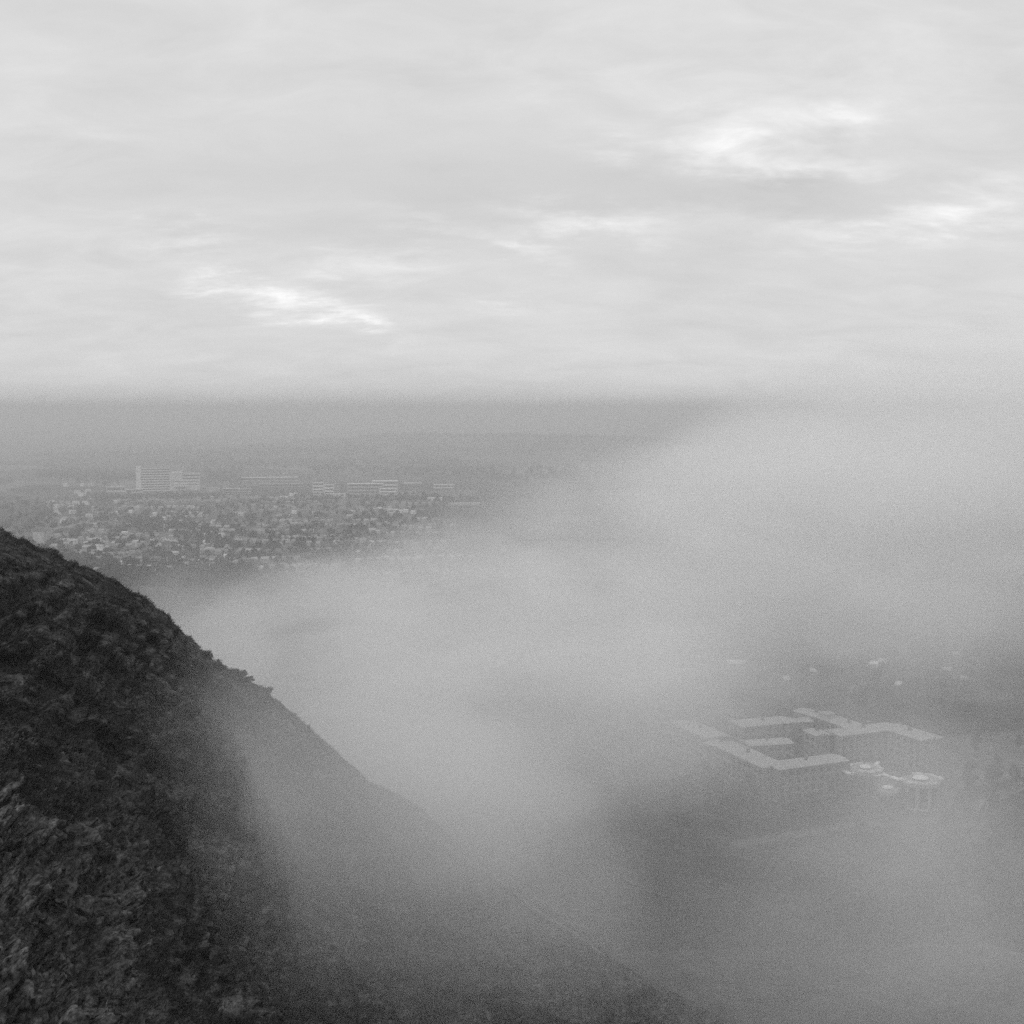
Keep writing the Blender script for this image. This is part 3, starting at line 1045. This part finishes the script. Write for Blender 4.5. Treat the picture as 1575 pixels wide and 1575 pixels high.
# ------------------------------------------------------------------ halls of residence at right
def build_halls():
    W = MAT['render_white']
    ST, RM, RP, GL, TR, CO, PA = MAT['stone'], MAT['roof_mid'], MAT['roof_pale'], MAT['glass'], MAT['white_trim'], MAT['concrete'], MAT['panel']
    Hh = 13.0

    def wing(p0, p1, label, width=10.5, H=Hh, roofm=None):
        a, b = at_z(*p0, H), at_z(*p1, H)
        mid = (a + b) / 2
        ang = math.atan2(b.y - a.y, b.x - a.x)
        if math.cos(ang) < 0:
            ang += math.pi
        L = (b - a).length
        r = empty('hall_of_residence', (mid.x, mid.y, 0), ang)
        MB().box(-L / 2, L / 2, -width / 2, width / 2, -1, H).build('wall', ST, r)
        MB().gable(L, width, H + .003 + .013 * (len(label) % 17), .7, .5, .3).build('roof', roofm or RM, r)
        n = max(2, int(L / 3.6))
        xs = [(-.5 + (k + .5) / n) * L for k in range(n)]
        zs = [2.0 + 3.1 * k for k in range(4)]
        panes(r, xs, zs, -width / 2, 1.7, 1.6, None)
        MB().box(-.5, .5, -.6, .6, H + 1.0, H + 2.6).build('chimney', MAT['brick'], r)
        # end window column
        for k, z in enumerate(zs):
            o = link_mesh('window', PANE[(1.7, 1.6)], r)
            o.location = (-L / 2, 0, z)
            o.rotation_euler = (0, 0, -math.pi / 2)
        tag(r, label, 'building', 'halls of residence around two courtyards')
        return r

    wing((1050, 1111), (1106, 1135), 'hall wing furthest left, its pale roof half lost in fog')
    wing((1094, 1142), (1124, 1149), 'short linking hall wing at the left corner of the front courtyard', 9)
    wing((1112, 1144), (1192, 1180), 'hall wing with sloping roof line along the left side of the front courtyard')
    wing((1186, 1180), (1291, 1166), 'nearest hall wing closing the front courtyard at its foot')
    wing((1132, 1114), (1212, 1107), 'long rear hall wing with pale roof at the back left', 12)
    wing((1206, 1109), (1244, 1107), 'short lower continuation of the long rear hall wing', 8, 12)
    wing((1146, 1144), (1212, 1140), 'faint hall wing in the middle between the rear wing and the nearest wing', 9)
    wing((1232, 1093), (1280, 1106), 'rear hall wing start, highest in view, running toward the right', 9)
    wing((1276, 1105), (1336, 1126), 'hall wing descending from the highest wing to the right courtyard')
    wing((1281, 1129), (1374, 1117), 'hall wing with pale roof along the head of the right courtyard', 11)
    wing((1366, 1117), (1434, 1138), 'rightmost hall wing, its bright roof sloping down to the right', 12)
    wing((1248, 1124), (1266, 1132), 'stub of hall wing between the two courtyards', 7)
    # stair tower
    p = at_z(1271, 1150, 0)
    t = empty('stair_tower', (p.x, p.y, 0), R(25))
    MB().box(-2.4, 2.4, -2.4, 2.4, -1, 15.5).build('wall', CO, t)
    MB().box(-2.7, 2.7, -2.7, 2.7, 15.503, 16).build('roof', RM, t)
    for z in (3, 6.4, 9.8, 13.2):
        MB().box(-.6, .6, -2.48, -2.3, z - .9, z + .9).build('window', GL, t)
    tag(t, 'square pale stair tower standing between the two courtyards', 'tower')

    # refectory: polygonal pavilions with white rims and lantern roofs
    def ngon(n, r, rot=0):
        return [(r * math.cos(rot + k * 2 * math.pi / n), r * math.sin(rot + k * 2 * math.pi / n)) for k in range(n)]

    def pavilion(px, py, rad, lan, H, label, rot=.2, teeth=True):
        c = at_z(px, py, H)
        r = empty('pavilion', (c.x, c.y, 0), rot)
        MB().prism(ngon(10, rad), -1, H).build('wall', CO, r)
        MB().prism(ngon(10, rad - .5), H + .003, H + .35).build('roof', PA, r)
        for k in range(10):
            a = (k + .5) * 2 * math.pi / 10
            L = 2 * rad * math.sin(math.pi / 10)
            d = rad * math.cos(math.pi / 10)
            # slim pier on every side, and window between
            o = MB().box(-.3, .3, -.4, .0, -1, H - .2).build('pier', ST, r)
            o.location = (math.cos(a - math.pi / 10) * rad, math.sin(a - math.pi / 10) * rad, 0)
            o.rotation_euler = (0, 0, a - math.pi / 10 + math.pi / 2)
            w = MB().box(-L * .33, L * .33, -.1, .05, 1, H - 1.2).build('window', GL, r)
            w.location = (math.cos(a) * d, math.sin(a) * d, 0)
            w.rotation_euler = (0, 0, a + math.pi / 2)
            if teeth and k not in ((2, 3, 8) if rad > 6.5 else (1, 4, 5)):
                j = random.uniform(-.2, .2)
                f = MB().box(-L * (.5 + j * .3), L * (.42 + j), -.55, .25, H + .3, H + .9)
                f.prism([(-L * (.3 + j), -1.3), (L * (.05 + j), -1.5), (L * .22, .2), (-L * .25, .2)], H + .35, H + .86)
                o = f.build('fascia', W if k % 2 else RP, r)
                o.location = (math.cos(a) * d, math.sin(a) * d, 0)
                o.rotation_euler = (0, 0, a + math.pi / 2)
        MB().prism(ngon(12, lan * .72), H + .353, H + .9).build('lantern_wall', PA, r)
        MB().prism(ngon(16, lan), H + .903, H + 1.4, .9).build('lantern_roof', TR, r)
        tag(r, label, 'pavilion', 'white rimmed refectory pavilions')
        return r
    pavilion(1331, 1183, 5.8, 2.3, 10, 'white rimmed pavilion nearest the hall wing, with a small round lantern roof', .2)
    pavilion(1416, 1200, 7.4, 3.0, 10, 'largest white rimmed pavilion at right with a wide disc lantern roof', .5)
    pavilion(1366, 1215, 3.8, 2.0, 7, 'smallest low pavilion in front with a lens-like white roof', .1, False)

    def link(pts, label, H=9.4, w=.8):
        q = [at_z(px, py, H) for px, py in pts]
        c = sum(q, Vector()) / len(q)
        r = empty('covered_walkway', (c.x, c.y, 0))
        mb = MB()
        for a, b in zip(q[:-1], q[1:]):
            d = (b - a).normalized()
            n = Vector((-d.y, d.x, 0)) * w * random.uniform(.6, 1.3)
            P4 = [(a + n - c), (a - n - c), (b - n - c), (b + n - c)]
            mb.prism([(v.x, v.y) for v in P4], H - .5, H)
        mb.build('roof', TR, r)
        body = MB()
        a, b = q[0], q[-1]
        d = (b - a).normalized()
        n = Vector((-d.y, d.x, 0))
        P4 = [a + n * .6 - c, a + n * 5 - c, b + n * 5 - c, b + n * .6 - c]
        body.prism([(v.x, v.y) for v in P4][::-1], -1, H - .9).build('wall', PA, r)
        tag(r, label, 'building')
    link([(1342, 1190), (1349, 1192), (1356, 1188), (1364, 1192), (1372, 1194), (1386, 1199), (1397, 1200)], 'jagged white-edged link roof joining the two larger pavilions')
    link([(1345, 1179), (1347, 1175), (1351, 1171)], 'short white link roof slanting up behind the nearest pavilion')
    link([(1296, 1184), (1303, 1187), (1311, 1190), (1313, 1186)], 'white canopy edge between the nearest hall wing and the pavilion')
    # far bright roofs above the halls
    def small(px0, px1, top, base, label, m=TR):
        block(px0, px1, top, base, 9, MAT['render_white'] if m is TR else ST, m, label, 'house', 'villa', 2)
    small(1323, 1333, 1025, 1031, 'small bright villa left of its twin above the halls')
    small(1337, 1349, 1023, 1030, 'small bright villa with wider roof above the halls')
    small(1352, 1372, 1019, 1025, 'faint long villa roof behind the two bright villas', RP)
    small(1378, 1389, 1055, 1060, 'lone faint villa between the bright villas and the halls', RP)
    small(1120, 1145, 1021, 1028, 'ghostly roof almost lost in the fog upper left of the halls', RP)
    small(1353, 1367, 1152, 1157, 'little pale-roofed lodge inside the right courtyard lawn', RP)
    small(1448, 1462, 1032, 1037, 'faint pale villa between trees near the right edge', RM)
    small(1478, 1488, 1046, 1051, 'faint little villa lower than its neighbour near the right edge', RM)
    small(1466, 1476, 1008, 1012, 'barely visible villa highest on the right slope', RM)
    small(1244, 1256, 1034, 1039, 'ghostly villa left of the two bright villas', RM)
    small(1205, 1213, 1046, 1050, 'ghostly cottage above the rear hall wings', RM)
    small(1437, 1447, 1150, 1155, 'tiny pale shed right of the rightmost hall wing', RP)


build_halls()


def build_roads():
    def road(pts, w, label, z=.05):
        q = [at_z(px, py, z) for px, py in pts]
        V = []
        for i, p in enumerate(q):
            d = (q[min(i + 1, len(q) - 1)] - q[max(i - 1, 0)]).normalized()
            n = Vector((-d.y, d.x, 0)) * w
            V += [p - n, p + n]
        f = np.array([(2 * i, 2 * i + 1, 2 * i + 3, 2 * i + 2) for i in range(len(q) - 1)])
        o = link_mesh('road', np_mesh('road', np.array([tuple(v) for v in V]), f[:, ::-1], MAT['path']))
        tag(o, label, kind='structure')
    road([(1130, 1300), (1230, 1282), (1330, 1268), (1430, 1262), (1500, 1240), (1580, 1205)], 3.2, 'pale road curving in front of the pavilions')
    road([(1440, 1258), (1462, 1220), (1468, 1180), (1450, 1140)], 2.6, 'drive running up beside the rightmost hall wing', .054)
    road([(1030, 1180), (1090, 1205), (1180, 1232), (1300, 1225)], 2.2, 'path along the foot of the nearest hall wing', .058)


build_roads()


# ------------------------------------------------------------------ trees round the halls
def build_trees():
    protos = []
    for s in range(4):
        r = empty('tree', (0, 0, 0))
        pale = s == 3
        h = [10, 12, 9, 15][s]
        rad = [(4.2, 4, 4), (4.4, 4.6, 5), (4.8, 4.4, 3.4), (2.2, 2.2, 6.5)][s]
        cr = link_mesh('crown', leaf_mesh('crown', 520, rad, .62, MAT['foliage_pale'] if pale else MAT['foliage'], 90 + s, 12, .7), r)
        cr.location = (0, 0, h * .62)
        link_mesh('trunk', trunk_mesh('trunk', h * .62, .32, MAT['bark'], 6, s), r)
        protos.append(r)
    used = [False] * 4

    def put(k, px, py, sc, label, group=None):
        o = protos[k] if not used[k] else copy_tree(protos[k])
        used[k] = True
        p = at_z(px, py, 0)
        o.location = p
        o.scale = (sc, sc, sc * random.uniform(.9, 1.12))
        o.rotation_euler = (0, 0, random.uniform(0, 6.28))
        tag(o, label, 'tree', group)
    put(3, 1372, 1114, 1.0, 'slim pale tree, left of the two standing behind the right courtyard')
    put(3, 1412, 1118, 1.05, 'slim pale tree, right of the two standing behind the right courtyard')
    lots = [
        ('dark leafy tree in the belt behind the right courtyard', 1290, 1500, 1066, 1104, 26),
        ('dark leafy tree on the wooded rise around the two bright villas', 1230, 1500, 985, 1052, 30),
        ('dark leafy tree within the front courtyard', 1150, 1262, 1152, 1168, 5),
        ('dark leafy tree on the lawn right of the pavilions', 1450, 1570, 1150, 1230, 9),
        ('dark leafy tree in the belt in front of the nearest hall wing', 1090, 1300, 1222, 1262, 18),
        ('dark leafy tree in the park below the pavilions', 1300, 1540, 1238, 1330, 18),
        ('dark leafy tree in the foggy hollow left of the halls', 960, 1120, 1200, 1290, 14),
    ]
    for lab, x0, x1, y0, y1, n in lots:
        for _ in range(n):
            put(random.choice((0, 0, 1, 1, 2)), random.uniform(x0, x1), random.uniform(y0, y1), random.uniform(.7, 1.15), lab, lab.replace('tree', 'trees', 1))


build_trees()


# ------------------------------------------------------------------ footpaths on the lower slope
def build_path():
    def strip(pts, w, label, lift=.9):
        ps = [hill_at(px, py) for px, py in pts]
        V, Fs = [], []
        for i, (p, n) in enumerate(ps):
            a = ps[max(0, i - 1)][0]
            b = ps[min(len(ps) - 1, i + 1)][0]
            d = (b - a).normalized()
            s = d.cross(n).normalized() * w
            V += [p - s + n * lift, p + s + n * lift]
        V = np.array([tuple(v) for v in V])
        f = np.array([(2 * i, 2 * i + 1, 2 * i + 3, 2 * i + 2) for i in range(len(ps) - 1)])
        o = link_mesh('path', np_mesh('path', V, f, MAT['path'], True))
        tag(o, label, kind='structure')
    strip([(640 + 16 * k, 1275 + 11.2 * k + 3 * math.sin(k * .7)) for k in range(19)], 1.0, 'pale trodden path slanting down the lower slope')


build_path()


# ------------------------------------------------------------------ air
def haze_box():
    mb = MB().box(-32000, 32000, -31000, 32000, -18, HAZE_TOP)
    m = bpy.data.materials.new('haze')
    m.use_nodes = True
    nt = m.node_tree
    nt.nodes.clear()
    v = N(nt, 'ShaderNodeVolumePrincipled')
    v.inputs['Color'].default_value = (HAZE_ALB, HAZE_ALB, HAZE_ALB, 1)
    v.inputs['Density'].default_value = HAZE_DENS
    v.inputs['Anisotropy'].default_value = 0.0
    out = N(nt, 'ShaderNodeOutputMaterial')
    nt.links.new(v.outputs[0], out.inputs['Volume'])
    o = mb.build('haze', m)
    tag(o, 'thin even haze filling the whole valley air', 'haze', kind='stuff')


HAZE_TOP = 203.0
HAZE_ALB = .77
HAZE_DENS = 0.00015
haze_box()


def valley_mist():
    """thicker air lying over the town and country beyond the crag"""
    o = MB().box(-30500, 30500, 560, 30500, -16, 168.0)
    m = bpy.data.materials['haze'].copy()
    m.name = 'mist'
    m.node_tree.nodes['Principled Volume'].inputs['Density'].default_value = MIST_DENS
    o = o.build('mist', m)
    tag(o, 'smoky mist lying over the distant town and fields', 'mist', kind='stuff')


MIST_DENS = 0.00036
valley_mist()

# drifting fog bank: photo position and distance of each mass, half extents (photo px, px, metres), optical depth, tilt
FOG = [
    (760, 1020, 430, 480, 235, 110, 3.0, 0),
    (790, 1150, 400, 380, 160, 100, 1.1, 0),
    (590, 1120, 172, 380, 270, 54, 1.1, -30),
    (450, 1300, 125, 300, 330, 40, .60, -20),
    (600, 1380, 150, 400, 320, 46, .65, -30),
    (730, 1310, 205, 300, 200, 46, 1.15, -35),
    (1130, 880, 560, 460, 240, 150, 2.3, 15),
    (1440, 745, 640, 505, 260, 210, 3.1, 10),
    (860, 790, 620, 420, 80, 120, .8, 16),
    (1540, 880, 620, 340, 210, 150, 1.6, 0),
    (1080, 1070, 400, 300, 180, 80, .95, 0),
    (1260, 1180, 390, 320, 170, 60, .45, 0),
    (1420, 1070, 420, 340, 190, 80, .75, 0),
    (1500, 1400, 300, 480, 330, 110, 1.2, 0),
    (420, 915, 520, 210, 50, 120, .7, 25),
    (310, 1005, 310, 170, 115, 70, 1.9, -35),
    (1040, 1390, 270, 480, 230, 90, .55, -30),
]
FOG_BOX = ((-190, 520), (95, 860), (-4, 215))


def fog_bank():
    (x0, x1), (y0, y1), (z0, z1) = FOG_BOX
    mb = MB().box(x0, x1, y0, y1, z0, z1)
    m = bpy.data.materials.new('fog')
    m.use_nodes = True
    nt = m.node_tree
    nt.nodes.clear()
    tc = N(nt, 'ShaderNodeTexCoord')
    P = tc.outputs['Object']
    # drifting, wispy warp of the masses
    wn1 = N(nt, 'ShaderNodeTexNoise')
    wn1.inputs['Scale'].default_value = .011
    wn1.inputs['Detail'].default_value = 3
    nt.links.new(P, wn1.inputs['Vector'])
    add = N(nt, 'ShaderNodeVectorMath', operation='MULTIPLY_ADD')
    nt.links.new(wn1.outputs['Color'], add.inputs[0])
    add.inputs[1].default_value = (64, 64, 48)
    nt.links.new(P, add.inputs[2])
    sub = N(nt, 'ShaderNodeVectorMath', operation='SUBTRACT')
    nt.links.new(add.outputs[0], sub.inputs[0])
    sub.inputs[1].default_value = (32, 32, 24)
    Q = sub.outputs[0]
    total = None
    for (px, py, d, sx, sy, ry, tau, tilt) in FOG:
        c = at_d(px, py, d)
        mp = N(nt, 'ShaderNodeMapping', vector_type='TEXTURE')
        mp.inputs['Location'].default_value = c
        mp.inputs['Rotation'].default_value = (0, -R(tilt), 0)
        mp.inputs['Scale'].default_value = (sx * d / F, ry, sy * d / F)
        nt.links.new(Q, mp.inputs['Vector'])
        g = N(nt, 'ShaderNodeTexGradient', gradient_type='SPHERICAL')
        nt.links.new(mp.outputs[0], g.inputs[0])
        v = M(nt, 'MULTIPLY', g.outputs['Fac'], tau / ry)
        total = v if total is None else M(nt, 'ADD', total, v)
    wv = N(nt, 'ShaderNodeMapping')
    wv.inputs['Rotation'].default_value = (0, R(-28), 0)
    wv.inputs['Scale'].default_value = (.62, .8, 1.5)
    nt.links.new(P, wv.inputs['Vector'])
    w = noise(nt, wv.outputs[0], .020, 4, .62, .6)
    dens = M(nt, 'MULTIPLY', total, maprange(nt, w, .34, .68, .12, 1.9))
    v = N(nt, 'ShaderNodeVolumePrincipled')
    v.inputs['Color'].default_value = (.995, .995, .995, 1)
    v.inputs['Anisotropy'].default_value = 0.1
    nt.links.new(dens, v.inputs['Density'])
    out = N(nt, 'ShaderNodeOutputMaterial')
    nt.links.new(v.outputs[0], out.inputs['Volume'])
    m.cycles.volume_step_rate = FOG_STEP
    o = mb.build('fog_bank', m)
    tag(o, 'thick pale fog bank pouring round the hillside across the valley', 'fog', kind='stuff')


FOG_STEP = 1.0
fog_bank()
